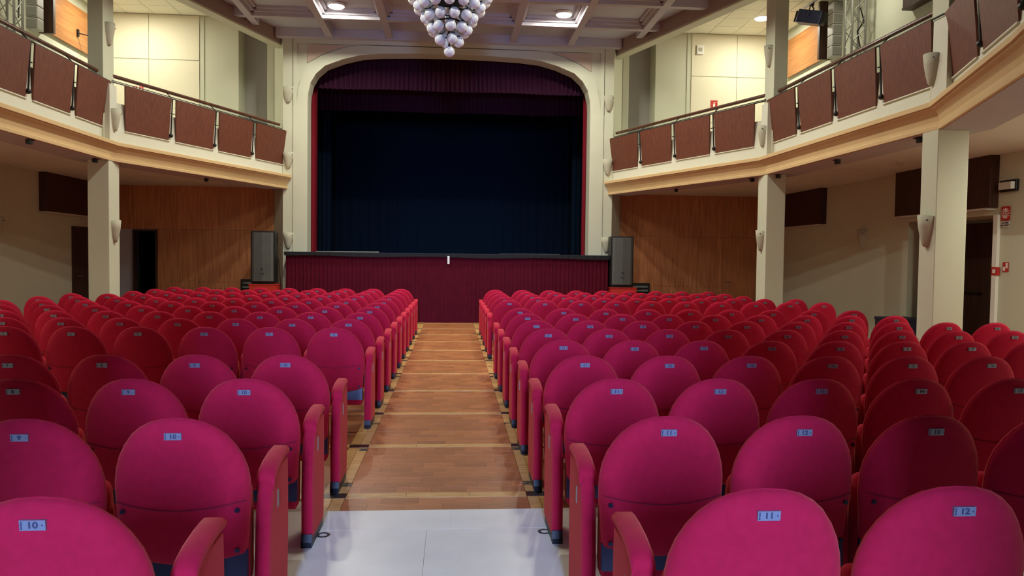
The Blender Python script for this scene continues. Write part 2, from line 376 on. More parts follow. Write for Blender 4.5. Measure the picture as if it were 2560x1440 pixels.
# ---------------------------------------------------------------- main ceiling
def beam_x(y):
    P = [(4.03, 19.3), (5.93, 14.1), (6.02, 8.9), (4.96, 6.2), (3.6, 3.2), (3.6, -3.6)]
    for (xa, ya), (xb, yb) in zip(P, P[1:]):
        if yb <= y <= ya: return xb+(xa-xb)*(y-yb)/(ya-yb)
    return 4.0
_cp = [(beam_x(y)+0.1, y) for y in (-3.6, 3.2, 6.2, 8.9, 14.1, 19.3)]; _cp = _cp+[(-x, y) for x, y in _cp[::-1]]
ce = struct(MB().prism([(x, y, 7.05) for x, y in _cp], [(x, y, 7.15) for x, y in _cp]).build('ceiling', COFF), 'coffered ceiling with pinkish plaster ribs')
ZR = 6.85
ribx = [-4.46, -2.93, -1.5, 1.5, 2.93, 4.46]; riby = [17.38-3.0*0, 15.75, 12.6, 11.0, 7.9, 6.3, 3.2, 1.6]
riby = [17.36, 15.75, 14.15, 12.55, 10.95, 9.35, 7.75, 6.15, 4.55, 2.95, 1.35, -0.25]
for x in ribx: bx(x-0.08, x+0.08, 5.4 if abs(x) > 4 else -3.6, 17.95 if abs(x) > 4 else 18.95, ZR, 7.05).build('ceiling_rib', PINK, ce)
for y in riby: bx(-beam_x(y)-0.05, beam_x(y)+0.05, y-0.075, y+0.075, ZR+0.001, 7.05).build('ceiling_rib', PINK, ce)
bx(-4.2, 4.2, 18.72, 18.92, ZR-0.02, 7.05).build('ceiling_rib', PINK, ce)
# stepped mouldings inside coffers
xs = [(-4.38, -3.01), (-2.85, -1.58), (-1.42, 1.42), (1.58, 2.85), (3.01, 4.38)]
ysb = [(15.825, 17.285), (14.225, 15.675), (12.625, 14.075), (11.025, 12.475), (9.425, 10.875)]
for x0, x1 in xs:
    for y0, y1 in ysb:
        m = MB()
        for w_, z0 in ((0.06, 6.93), (0.12, 6.99)):
            m.box(x0, x0+w_, y0, y1, z0, 7.05).box(x1-w_, x1, y0, y1, z0, 7.05).box(x0, x1, y0, y0+w_, z0, 7.05).box(x0, x1, y1-w_, y1, z0, 7.05)
        m.build('coffer_moulding', PINK, ce)
for s, side in SIDES:          # deep edge beam that follows the balcony
    pts = [(s*4.03, 19.3), (s*5.93, 14.1), (s*6.02, 8.9), (s*4.96, 6.2), (s*3.6, 3.2), (s*3.6, -3.6)]
    b = MB()
    inn = pts; out = [(x+s*0.28, y) for x, y in pts]
    for i in range(len(pts)-1):
        q = [inn[i], inn[i+1], out[i+1], out[i]]
        if s > 0: q = q[::-1]
        b.prism([(x, y, 6.74) for x, y in q], [(x, y, 7.7) for x, y in q])
    o = struct(b.build('trim_edge_beam_'+side, BEAMC), 'deep plaster edge beam between coffered ceiling and gallery')
    c = MB()
    for i in range(len(pts)-1):
        q = [(inn[i][0]+s*0.004, inn[i][1]), (inn[i+1][0]+s*0.004, inn[i+1][1]), out[i+1], out[i]]
        if s > 0: q = q[::-1]
        c.prism([(x+s*0.02, y, 6.70) for x, y in q], [(x+s*0.02, y, 6.74) for x, y in q])
    c.build('beam_soffit', CREAM, o)
    # gallery ceiling with square tiles
    g = MB(); x0, x1 = sorted((s*4.1, s*8.9)); g.box(x0, x1, -3.6, 19.8, 7.53, 7.7)
    gc = struct(g.build('ceiling_gallery_'+side, CREAM), 'suspended tile ceiling over the %s gallery' % side)
    tm = bx(0.004, 0.641, 0.004, 0.641, 0, 0.02).mesh('ceiling_tile', TILE)
    for i in range(7):
        for j in range(12):
            X = 8.62-0.65*(i+1); Y = YE-0.01-0.65*(j+1)
            lim = 4.4+(18.9-Y)*0.39 if Y > 14 else 6.3
            if X < lim-0.5: continue
            link('ceiling_tile', tm, gc, ((X if s > 0 else -X-0.65), Y, 7.512))

# ---------------------------------------------------------------- balcony (gallery)
def loop(off, s):
    P = [Vector(p) for p in (A0, B0, C0, D0, E0)]; out = []
    for i, p in enumerate(P):
        ds = []
        if i > 0: ds.append((P[i]-P[i-1]).normalized())
        if i < 4: ds.append((P[i+1]-P[i]).normalized())
        ns = [Vector((d.y, -d.x)) for d in ds]      # to the outside?
        n = sum(ns, Vector((0,0))).normalized(); k = 1/max(0.3, n.dot(ns[0]))
        q = p + n*k*off
        out.append((s*q.x, q.y))
    return out
# orientation test: towards the hall centre must be positive
_t = loop(0.1, 1); SG = 1 if _t[1][0] < B0[0] else -1
def L_(off, s): return loop(SG*off, s)
def sweep(profile, s, ends=True):   # profile: (offset towards hall, z) loop
    m = MB(); rings = []
    cols = [L_(o_, s) for o_, z in profile]
    n = len(profile)
    vs = []
    for i in range(5):
        for j, (o_, z) in enumerate(profile): vs.append((cols[j][i][0], cols[j][i][1], z))
    fs = []
    for i in range(4):
        for j in range(n):
            k = (j+1) % n; fs.append((i*n+j, i*n+k, (i+1)*n+k, (i+1)*n+j))
    fs += [tuple(range(n)), tuple(range(4*n, 5*n))[::-1]]
    return m.add(vs, fs)
for s, side in SIDES:
    prof = [(-0.42,3.21),(0.0,3.21),(0.005,3.255),(-0.015,3.265),(-0.01,3.31),(0.01,3.37),(0.045,3.42),(0.085,3.452),(0.09,3.47),(0.115,3.475),(0.118,3.53),(0.10,3.54),(-0.42,3.54)]
    o = struct(sweep(prof, s).build('trim_cornice_'+side, TAN), 'tan moulded cornice along the %s balcony front' % side)
    prof = [(-0.26,3.21),(-0.42,3.21),(-0.42,3.34),(-0.26,3.34)]
    sweep([(-0.04,3.205),(-0.62,3.205),(-0.62,3.30),(-0.04,3.30)], s).build('balcony_beam', PINK, o)
    prof = [(-0.27,3.54),(-0.12,3.54),(-0.12,3.80),(-0.135,3.80),(-0.135,4.28),(-0.27,4.28)]
    struct(sweep(prof, s).build('wall_parapet_'+side, WHITEP), 'white parapet of the %s balcony' % side)
    # gallery floor slab
    P = L_(-0.3, s)+[(s*8.7, E0[1]), (s*8.7, 19.65), (s*4.2, 19.65)]
    if s > 0: P = P[::-1]
    struct(MB().prism([(x, y, 3.29) for x, y in P], [(x, y, 3.58) for x, y in P]).build('ceiling_under_gallery_'+side, SOFF), 'plain plaster soffit under the %s gallery' % side)

SEGN = [((A0, B0), 4, 0.0, 1.27, 'nearest the stage'), ((B0, C0), 4, 0.0, 1.24, 'between the two pillars'), ((C0, D0), 2, 0.02, 1.24, 'nearest the camera')]
def frame_on(seg, s, off):
    a, b = (Vector((p[0], p[1])) for p in seg); d = (b-a).normalized(); n = Vector((d.y, -d.x))*SG
    def P(u, o_, z):
        q = a + d*u + n*(off+o_); return (s*q.x, q.y, z)
    return P, (b-a).length
for s, side in SIDES:
    for (seg, npn, u0, pitch, where) in SEGN:
        P, LN = frame_on(seg, s, 0)
        t = thing('balcony_railing', 'railing with leaning brown panels on the %s balcony, section %s' % (side, where), 'railing', P(LN/2, -0.2, 3.8), 0, 'balcony railings')
        org = t.location.copy()
        Q = lambda u, o_, z: tuple(Vector(P(u, o_, z))-org)
        for k in range(npn):
            b0 = u0+k*pitch; b1 = b0+pitch-0.2; t0 = b0; t1 = b0+pitch-0.105
            if k > 0: t0 = b0+0.02-0.03*0; 
            f = [Q(b0, -0.115, 3.81), Q(b1, -0.115, 3.81), Q(t1, -0.02, 4.60), Q(t0, -0.02, 4.60)]
            r = [Q(b0, -0.14, 3.81), Q(b1, -0.14, 3.81), Q(t1, -0.045, 4.60), Q(t0, -0.045, 4.60)]
            if s > 0: f, r = f[::-1], r[::-1]
            MB().prism(r, f).build('railing_panel', BALWOOD, t)
            # white ledge under each panel
            MB().prism([Q(b0-0.02, -0.12, 3.785), Q(b1+0.02, -0.12, 3.785), Q(b1+0.02, -0.095, 3.785), Q(b0-0.02, -0.095, 3.785)], [Q(b0-0.02, -0.12, 3.80), Q(b1+0.02, -0.12, 3.80), Q(b1+0.02, -0.095, 3.80), Q(b0-0.02, -0.095, 3.80)]).build('panel_ledge', WHITEP, t)
        for k in range(npn-1 if where != 'nearest the camera' else npn):
            u = u0+(k+1)*pitch-0.043
            p_ = MB().tube(Q(u, -0.10, 3.90), Q(u, -0.06, 4.60), 0.014, 8).build('post', BLACK, t)
            MB().sphere(Q(u, -0.10, 3.90), 0.042, 10, 6).build('knob', BLACK, p_, smooth=True)
            MB().tube(Q(u-0.09, -0.09, 4.33), Q(u+0.09, -0.09, 4.33), 0.01, 6).build('cross_bar', BLACK, t)
            MB().tube(Q(u, -0.05, 4.60), Q(u+0.02, -0.19, 4.74), 0.01, 6).build('rail_bracket', BLACK, t)
        MB().tube(Q(0.0, -0.045, 4.61), Q(LN-0.03, -0.045, 4.61), 0.012, 6).build('lower_rail', BLACK, t)
        MB().tube(Q(0.05, -0.13, 4.66), Q(LN-0.12, -0.13, 4.66), 0.009, 6).build('middle_rail', BLACK, t)
        MB().tube(Q(0.05, -0.2, 4.76), Q(LN-0.15, -0.2, 4.76), 0.034, 12).build('handrail', RAILW, t, smooth=False)

# pillars
for s, side in SIDES:
    for (nm, X0, X1, Y0, Y1, lab) in (('far', 5.94, 6.30, 13.85, 14.27, 'stage-side'), ('near', 5.99, 6.39, 8.9, 9.22, 'nearer')):
        x0, x1 = sorted((s*X0, s*X1)); o = bx(x0, x1, Y0, Y1, 0, 3.21).build('pillar', CREAM, bevel=0.008); struct(o, '%s cream pillar under the %s balcony' % (lab, side)); o['category'] = 'pillar'
        x0, x1 = sorted((s*(X0+0.08), s*(X1-0.02))); o = bx(x0, x1, Y0, Y1, 3.56, 6.76).build('pillar', CREAM, bevel=0.008); struct(o, '%s cream pillar rising from the %s balcony' % (lab, side)); o['category'] = 'pillar'

# ---------------------------------------------------------------- stage
st = struct(bx(-3.94, 3.94, 18.44, 26, 1.60, 1.68).build('floor_stage', STGF, bevel=0.01), 'dark stage floor')
sb = MB(); sb.box(-6.5, -6.4, 20.4, 26, 0, 9).box(6.4, 6.5, 20.4, 26, 0, 9).box(-6.5, 6.5, 26, 26.1, 0, 9).box(-6.5, 6.5, 19.4, 26.1, 8.9, 9).box(-4.14, 4.14, 19.35, 19.42, 6.65, 9).box(-6.5, -4.14, 20.35, 20.45, 0, 9).box(4.14, 6.5, 20.35, 20.45, 0, 9).box(-4.2, -4.14, 19.4, 20.4, 0, 9).box(4.14, 4.2, 19.4, 20.4, 0, 9).box(-6.4, 6.4, 20.4, 26, 1.5, 1.6).box(-4.3, 4.3, 19.4, 20.4, 1.5, 1.6)
struct(sb.build('wall_stage_house', STGB), 'black walls around the stage house')
def pleats(x0, x1, y, z0, z1, amp, wl, seed=0, nz=3, flare=0.0, th=0.006, wob=0.0):
    rnd = random.Random(seed); n = int((x1-x0)/wl*6); xs = [x0+(x1-x0)*i/n for i in range(n+1)]; ph = 0; Y = []
    for i in range(n+1):
        ph += 2*PI/6*rnd.uniform(0.65, 1.35); Y.append(math.sin(ph)*amp*rnd.uniform(0.6, 1.1))
    vs = []
    for j in range(nz+1):
        t = j/nz; z = z1+(z0-z1)*t
        for i in range(n+1): vs.append((xs[i], y+Y[i]*(0.55+0.45*t)-flare*t, z+(wob*math.sin(xs[i]*2.3+seed) if j == nz else 0)))
    m = n+1; fs = [(j*m+i, (j+1)*m+i, (j+1)*m+i+1, j*m+i+1) for j in range(nz) for i in range(n)]
    return MB().add(vs, fs)
sk = pleats(-3.9, 3.9, 18.5, 0.0, 1.60, 0.022, 0.10, 3, 3, 0.03).build('stage_skirt', VELV, smooth=True)
tag(sk, 'burgundy pleated skirt curtain hanging on the stage front', 'curtain')
for s in (-1, 1): bx(*sorted((s*3.86, s*3.9)), 18.5, 19.0, 0, 1.6).build('stage_side', VELV, sk)
pleats(-3.92, 3.92, 18.43, 1.585, 1.675, 0.008, 0.16, 9, 2, 0.0, wob=0.012).build('skirt_band', STGB, sk, smooth=True)
tag(pleats(-4.1, 4.1, 19.62, 5.82, 7.3, 0.05, 0.12, 11, 3, wob=0.01).build('pelmet_curtain', VELVD, smooth=True), 'dark red pleated pelmet under the arch, foremost of the two', 'curtain')
tag(pleats(-4.6, 4.6, 20.9, 5.52, 7.3, 0.05, 0.12, 12, 3, wob=0.01).build('pelmet_curtain', VELVD, smooth=True), 'darker red pleated pelmet hanging behind the foremost one', 'curtain')
def leg(x0, x1, y, m, seed, lab, z1=7.2):
    tag(pleats(x0, x1, y, 1.69, z1, 0.05, 0.13, seed, 3).build('stage_curtain', m, smooth=True), lab, 'curtain')
leg(-4.1, -3.38, 19.75, VELVR, 21, 'red side curtain hanging inside the left edge of the arch')
leg(3.44, 4.1, 19.75, VELVR, 22, 'red side curtain hanging inside the right edge of the arch')
leg(-6.0, -3.45, 22.5, CYC, 23, 'navy side curtain half way back on the left of the stage')
leg(3.6, 6.0, 22.5, CYC, 24, 'navy side curtain half way back on the right of the stage')
tag(pleats(-5.9, 5.9, 25.2, 1.69, 8.0, 0.04, 0.3, 25, 2).build('stage_backcloth', CYC, smooth=True), 'navy backcloth at the rear of the stage', 'curtain')
tag(bx(-0.05, 0.0, 18.405, 18.42, 1.43, 1.62).build('tape_strip', WHT), 'short pale tape strip on the stage skirt centre', 'tape')
for (x, lab) in ((-3.2, 'thin pale cable along the stage edge near the left pier'),(1.2, 'thin black cable lying along the stage front edge')):
    tag(MB().path([(x, 18.52, 1.69), (x+0.4, 18.49, 1.69), (x+0.9, 18.53, 1.69), (x+1.5, 18.50, 1.69)], 0.012).build('stage_cable', ALU if x < 0 else BLACK), lab, 'cable')

# speakers on red boxes
for s, side in SIDES:
    b = thing('speaker_box', 'red painted box under the %s loudspeaker' % side, 'box', (-4.38 if s < 0 else 4.25, 18.5, 0), 0, 'red boxes')
    bx(-0.32, 0.32, -0.26, 0.26, 0, 0.885).build('body', REDP, b, bevel=0.008)
    bx(-0.33, 0.33, -0.27, 0.27, 0.885, 0.90).build('top_board', REDP, b)
    t = thing('loudspeaker', 'tall grey grille loudspeaker on the red box beside the %s of the stage' % side, 'speaker', (-4.40 if s < 0 else 4.22, 18.48, 0.902), 0, 'loudspeakers')
    bx(-0.28, 0.28, -0.16, 0.22, 0.03, 1.25).build('cabinet', BLACK, t, bevel=0.02)
    pr = [(-0.25, -0.165), (-0.2, -0.195), (0, -0.215), (0.2, -0.195), (0.25, -0.165)]
    MB().prism([(x, y, 0.07) for x, y in pr], [(x, y, 1.22) for x, y in pr]).build('grille', GREYM, t)
    bx(-0.26, 0.26, -0.15, 0.22, 0, 0.03).build('base', BLACK, t)
    bm = MB(); bm.path([(-0.045,-0.222,0.27),(-0.03,-0.226,0.245),(0,-0.228,0.235),(0.03,-0.226,0.245),(0.045,-0.222,0.27)], 0.006).disc((0,-0.222,0.36),0.02,10,0.01,'y')
    bm.build('emblem', SCREW, t)
tag(MB().path([(-4.10,18.62,1.5),(-4.06,18.6,1.1),(-4.0,18.5,0.7),(-3.97,18.4,0.3),(-3.97,18.3,0.01)], 0.008).build('speaker_cable', BLACK), 'thin black cable running down from the left loudspeaker', 'cable')

# ---------------------------------------------------------------- sconces
def sconce_mesh():
    m = MB(); n = 12; rings = []
    prof = [(0.0, 0.135, 0.11), (-0.12, 0.115, 0.10), (-0.25, 0.085, 0.08), (-0.34, 0.055, 0.06), (-0.375, 0.03, 0.045)]
    vs = []
    for z, rx, ry in prof:
        for i in range(n+1):
            a = PI*i/n; vs.append((rx*math.cos(a), -ry*math.sin(a), z+ (0.02*math.sin(a) if z == 0 else 0)))
    for z, rx, ry in prof:
        for i in range(n+1):
            a = PI*i/n; vs.append(((rx-0.008)*math.cos(a), -(ry-0.008)*math.sin(a), z+(0.02*math.sin(a) if z == 0 else 0)))
    k = len(prof); w_ = n+1; fs = []
    for j in range(k-1):
        for i in range(n): fs.append((j*w_+i, j*w_+i+1, (j+1)*w_+i+1, (j+1)*w_+i)); a = k*w_; fs.append((a+j*w_+i+1, a+j*w_+i, a+(j+1)*w_+i, a+(j+1)*w_+i+1))
    a = k*w_
    for i in range(n): fs.append((i+1, i, a+i, a+i+1)); b = (k-1)*w_; fs.append((b+i, b+i+1, a+b+i+1, a+b+i))
    return m.add(vs, fs)
SM = sconce_mesh().mesh('shade', SCON, True)
SBK = bx(-0.04, 0.04, -0.03, 0, -0.30, -0.08).mesh('wall_bracket', SCON)
def sconce(x, y, z, rz, lab):
    t = thing('wall_sconce', lab, 'wall lamp', (x, y, z), rz, 'plaster wall sconces')
    link('shade', SM, t); link('wall_bracket', SBK, t)
    MB().disc((0.11, -0.075, -0.05), 0.01, 8, 0.012, 'y').build('screw', SCREW, t)
for s, side in SIDES:
    for z, hh in ((5.66, 'top'), (4.08, 'middle'), (2.13, 'bottom')): sconce(s*3.93, YP-0.001, z, 0, 'pale half-cone sconce on the %s stage pier, %s of three' % (side, hh))
    rz = -s*PI/2
    for z, hh in ((2.15, 'below the balcony'), (4.12, 'on the balcony front'), (5.62, 'above the balcony')):
        X = {2.15: 5.94, 4.12: 5.93, 5.62: 6.02}[z]
        sconce(s*X, 14.05, z, rz, 'pale half-cone sconce on the %s stage-side pillar, %s' % (side, hh))
    for z, hh in ((2.15, 'below the balcony'), (4.14, 'on the balcony front')): sconce(s*5.99 if z < 3 else s*6.0, 9.06, z, rz, 'pale half-cone sconce on the %s nearer pillar, %s' % (side, hh))
    sconce(s*8.65, 15.3, 2.24, rz, 'pale half-cone sconce alone on the %s side wall' % side)
for s in (-1, 1):            # white piers behind the railing at the balcony corners
    for (p, z) in ((B0, 0), (C0, 0)):
        x0, x1 = sorted((s*(p[0]+0.0), s*(p[0]+0.2))); struct(bx(x0, x1, p[1]-0.12, p[1]+0.16, 3.54, 4.55).build('trim_parapet_pier', WHITEP))

# small black fixtures under the cornice
fx = [(-5.998,13.6,'left'),(-5.096,16.63,'left'),(-5.96,11.5,'left'),(6.092,11.65,'right'),(6.049,9.45,'right'),(5.85,14.5,'right'),(6.064,13.78,'right'),(5.05,16.9,'right')]
for i, (x, y, side) in enumerate(fx):
    x2 = x+(0.06 if x > 0 else -0.06)
    t = thing('small_fixture', 'tiny black fixture under the %s balcony edge, %s' % (side, ['beside the stage-side pillar, aisle face','midway along the stage-side section','beyond the picture side of the far pillar','midway between the pillars','close against the nearer pillar','just stageward of the far pillar','against the far pillar corner','midway along the stage-side section'][i]), 'fixture', (x2, y, 3.205), 0, 'tiny black fixtures under the balcony')
    bx(-0.03, 0.03, -0.045, 0.045, -0.075, -0.01).build('housing', BLACK, t, bevel=0.004)
    bx(-0.02, 0.02, -0.01, 0.12, -0.012, 0.0).build('mount', BLACK, t)
t = thing('smoke_detector', 'round smoke detector on the soffit under the balcony', 'detector', (7.71, 12.5, 3.29))
MB().tube((0,0,0),(0,0,-0.03),0.06,16).build('base', SCON, t); MB().tube((0,0,-0.03),(0,0,-0.055),0.045,16,0.03).build('sensor_head', SCON, t)

# ---------------------------------------------------------------- lamps
def lamp(x, y, z, lab, power, r=0.17, grp='round ceiling lamps'):
    t = thing('ceiling_lamp', lab, 'lamp', (x, y, z), 0, grp)
    MB().tube((0,0,0.05),(0,0,0.0), r+0.02, 28, r+0.015).build('rim', WHT, t)
    MB().tube((0,0,0.0),(0,0,-0.02), r, 28, r*0.9).build('diffuser', LAMPON, t)
    d = bpy.data.lights.new('lamp_light', 'AREA'); d.shape = 'DISK'; d.size = 2*r*0.85; d.energy = power; d.color = WARM
    o = bpy.data.objects.new('lamp_light', d); COL.objects.link(o); o.parent = t; o.location = (0, 0, -0.03)
ORD = ['first', 'second', 'third', 'fourth', 'fifth', 'sixth', 'seventh', 'eighth', 'ninth', 'tenth', 'eleventh', 'twelfth', 'thirteenth']
for s, side in SIDES:
    for k, yy in enumerate((16.9, 13.7, 10.5)):
        lamp(s*2.49, yy, 6.99, 'round lamp in the coffered ceiling, %s side, %s from the stage' % (side, ORD[k]), COFFER_W)
    for k, yy in enumerate((18.19, 14.6)):  # dimmer second lamp is added fill for the truss area
        lamp(s*7.54, yy, 7.50, 'round lamp in the %s gallery ceiling, %s from the stage (second is added fill)' % (side, ORD[k]), GALLERY_W*(1.1 if k == 0 else 0.4), 0.17, 'gallery ceiling lamps')
    for k, yy in enumerate((8.3, 6.0, 3.9)):  # fill lamps added out of view to brighten the side walls
        lamp(s*7.7, yy, 3.27, 'added fill lamp under the %s gallery, %s from the stage' % (side, ORD[k]), SIDE_FILL_W, 0.12, 'added fill lamps under the gallery')

# chandelier of opal globes
ch = thing('chandelier', 'unlit chandelier, a hanging cluster of white opal globes', 'chandelier', (0.0, 12.0, 4.78))
GM = MB().sphere((0,0,0), 0.084, 18, 12).mesh('glass_globe', GLOBE, True)
tiers = [(0, 1, 0), (0.15, 4, 0.2), (0.275, 9, 0.1), (0.37, 11, 0.35), (0.485, 14, 0.0), (0.585, 17, 0.1), (0.66, 19, 0.3), (0.70, 20, 0.1)]
fr = MB(); fr.tube((0,0,0.05),(0,0,2.25),0.014,8)
for k, (R, n, ph) in enumerate(tiers):
    z = 0.165*k
    for i in range(n):
        a = 2*PI*(i+ph)/n-PI/2; x, y = R*math.cos(a), R*math.sin(a)
        link('glass_globe', GM, ch, (x, y, z)); fr.tube((x*0.35, y*0.35, z+0.16), (x, y, z+0.07), 0.008, 5); fr.tube((x, y, z+0.06), (x, y, z+0.10), 0.022, 6)
    if R > 0.2: fr.path([(R*0.6*math.cos(2*PI*q/16), R*0.6*math.sin(2*PI*q/16), z+0.13) for q in range(17)], 0.012, 5)
fr.tube((0,0,2.15),(0,0,2.26),0.12,16)
fr.tube((0,0,0.75),(0,0,0.95),0.2,16,0.28)
fr.build('frame', BLACK, ch)

# ---------------------------------------------------------------- gallery fittings
for s, side in SIDES:
    rw = bx(*sorted((s*8.60, s*8.65)), 16.95, 19.1, 6.32, 7.25).build('veneer_wall_panel', GALWOOD, bevel=0.006); tag(rw, 'orange veneered panel high on the %s gallery side wall' % side, 'panel', 'gallery veneer panels')
    bx(*sorted((s*8.585, s*8.62)), 16.95, 19.1, 6.29, 6.33).build('bottom_rail', GALWOOD, rw)
    bx(*sorted((s*8.35, s*8.64)), 16.86, 16.94, 6.2, 7.5).build('end_board', DARKWOOD, rw)
    # line-array speaker
    t = thing('line_array_speaker', 'column of stacked grey loudspeakers on the %s gallery wall' % side, 'speaker', (s*8.3, 15.95, 6.0), 0, 'line array speakers')
    for k in range(6):
        zc = 0.02+k*0.235; c = bx(-0.11, 0.11, -0.02, 0.22, zc, zc+0.225).build('cabinet', GREYB, t, bevel=0.01)
        bx(-0.09, 0.09, -0.03, -0.018, zc+0.03, zc+0.19).build('waveguide', ALU, c)
    MB().tube((0.0, 0.12, 1.42), (0, 0.12, 1.5), 0.02).build('hook', BLACK, t)
    # truss: tower (two ladders of tubes)
    t = thing('truss_tower', 'aluminium lighting truss tower standing on the %s gallery' % side, 'truss', (s*8.25, 15.12, 3.59), 0, 'lighting truss towers')
    cs = [(-0.14, -0.14), (0.14, -0.14), (0.14, 0.14), (-0.14, 0.14)]
    for (x, y) in cs: MB().tube((x, y, 0), (x, y, 3.85), 0.024, 8).build('chord', ALU, t)
    br = MB()
    for k in range(12):
        z0 = 0.05+k*0.3
        for i in range(4):
            p, q = cs[i], cs[(i+1) % 4]
            if k % 2: p, q = q, p
            br.tube((p[0], p[1], z0), (q[0], q[1], z0+0.3), 0.01, 5)
    br.build('bracing', ALU, t)
    MB().tube((-s*0.3, 0.0, 3.72), (-s*0.3, 2.0, 3.72), 0.025, 8).tube((0,0,3.72),(-s*0.3,0.0,3.72),0.02,8).build('side_arm', ALU, t)
    MB().path([(0.1,0,3.2),(0.16,-0.05,2.9),(0.1,0.1,2.75),(0.13,0.02,2.4)], 0.014).build('cable', BLACK, t)
tt = thing('stage_spotlight', 'dark blue stage spotlight hanging from the right gallery truss arm', 'spotlight', (7.95, 16.55, 7.02), 0)
tt.scale = (1.2, 1.2, 1.2); tt.rotation_euler = (math.radians(15), math.radians(0), math.radians(52))
MB().box(-0.11, 0.11, -0.24, 0.2, -0.12, 0.12).build('housing', BLUEL, tt, bevel=0.02)
MB().tube((0,-0.24,0),(0,-0.30,0),0.11,14,0.12).build('lens_ring', BLACK, tt)
MB().path([(-0.13,0,0.0),(-0.13,0,0.2),(0.13,0,0.2),(0.13,0,0.0)], 0.012).tube((0,0,0.2),(0,0,0.28),0.02).build('yoke', BLACK, tt)
MB().box(-0.015, 0.015, 0.2, 0.26, -0.1, 0.1).build('rear_plate', BLACK, tt)
t = thing('wall_bracket', 'small black bracket arm against the orange panel by the left pillar', 'bracket', (-8.58, 18.4, 6.65))
MB().tube((0,0,0),(0.45,0.15,-0.08),0.012).build('arm', BLACK, t); bx(-0.02,0.02,-0.03,0.03,-0.08,0.08).build('clamp', BLACK, t)
t = thing('wall_box', 'dark brown box high on the right gallery wall', 'box', (8.55, 13.4, 6.33)); bx(-0.1,0.1,-0.4,0.4,0,0.5).build('body', DARKWOOD, t, bevel=0.006); bx(-0.11,0.1,-0.41,0.41,-0.02,0.02).build('bottom_lip', DARKWOOD, t)
t = thing('wall_unit', 'small white square unit on the right gallery end wall', 'sensor', (6.46, YE-0.021, 7.08)); bx(-0.09,0.09,-0.05,0,-0.12,0.12).build('body', WHT, t, bevel=0.01); bx(-0.05,0.05,-0.056,-0.05,-0.05,0.05).build('grille', SCON, t)
# fire signs
t = thing('fire_extinguisher_sign', 'red fire extinguisher sign on the right gallery end wall', 'sign', (6.87, YE-0.022, 5.667)); bx(-0.09,0.09,-0.01,0,-0.12,0.12).build('panel', REDS, t)
MB().box(-0.025,0.025,-0.014,-0.01,-0.08,0.03).box(-0.012,0.012,-0.014,-0.01,0.03,0.06).box(-0.012,0.045,-0.014,-0.01,0.055,0.07).build('pictogram', WHT, t)
for x, lab in ((-7.79,'small red sign behind the left railing, nearer the pillar'),(-7.64,'small red sign behind the left railing, nearer the stage')):
    t = thing('red_sign', lab, 'sign', (x, YE-0.022, 5.66), 0, 'small red gallery signs'); bx(-0.05,0.05,-0.01,0,-0.06,0.06).build('panel', REDS, t); bx(-0.02,0.02,-0.012,-0.01,-0.03,0.03).build('pictogram', WHT, t)
t = thing('alarm_sign', 'red sunburst fire alarm sign beside the exit alcove', 'sign', (8.635, 11.17, 2.35)); t.rotation_euler = (0,0,-PI/2)
bx(-0.09,0.09,-0.008,0,-0.1,0.12).build('panel', REDS, t)
m = MB()
for k in range(12):
    a = 2*PI*k/12; m.tube((0.03*math.cos(a),-0.012,0.01+0.03*math.sin(a)),(0.08*math.cos(a),-0.012,0.01+0.08*math.sin(a)),0.004,4,0.008)
m.disc((0,-0.011,0.01),0.015,10,0.004,'y').build('sunburst', WHT, t)
bx(-0.08,0.08,-0.006,0,-0.2,-0.115).build('caption_plate', WHT, t)
for zz, tx in ((-0.138,'ALLARME'),(-0.175,'INCENDIO')):
    o = link('caption', text_mesh(tx, 0.036, INK, 0.001, 'caption'), t, (0,-0.007,zz)); o.rotation_euler = (PI/2,0,0)
t = thing('alarm_button', 'red fire alarm call point on the right wall', 'alarm', (8.64, 11.33, 1.46)); t.rotation_euler = (0,0,-PI/2)
bx(-0.065,0.065,-0.05,0,-0.065,0.065).build('body', REDS, t, bevel=0.005); bx(-0.03,0.03,-0.054,-0.05,-0.03,0.03).build('press_panel', WHT, t)
t = thing('alarm_button_sign', 'small red pictogram sign above the alarm call point', 'sign', (8.64, 11.14, 1.53)); t.rotation_euler = (0,0,-PI/2)
bx(-0.06,0.06,-0.006,0,-0.075,0.075).build('panel', REDS, t); MB().box(-0.045,-0.005,-0.01,-0.006,-0.06,0.0).box(0.01,0.045,-0.01,-0.006,-0.02,0.06).build('pictogram', WHT, t)
t = thing('emergency_light', 'emergency light with frosted lens on the right wall', 'lamp', (8.64, 11.1, 2.78)); t.rotation_euler = (0,0,-PI/2)
bx(-0.18,0.18,-0.05,0,-0.09,0.09).build('housing', BLACK, t, bevel=0.01)
pr = [(-0.15,-0.05),(-0.13,-0.1),(0.13,-0.1),(0.15,-0.05)]; MB().prism([(x,y,-0.055) for x,y in pr],[(x,y,0.055) for x,y in pr]).build('lens', LENS, t)
t = thing('storage_bin', 'dark blue box on the floor beside the near right pillar', 'box', (8.3, 13.35, 0)); bx(-0.3,0.3,-0.3,0.3,0,0.55).build('body', DKBLUE, t, bevel=0.02); bx(-0.31,0.31,-0.31,0.31,0.52,0.57).build('lid', DKBLUE, t, bevel=0.01)

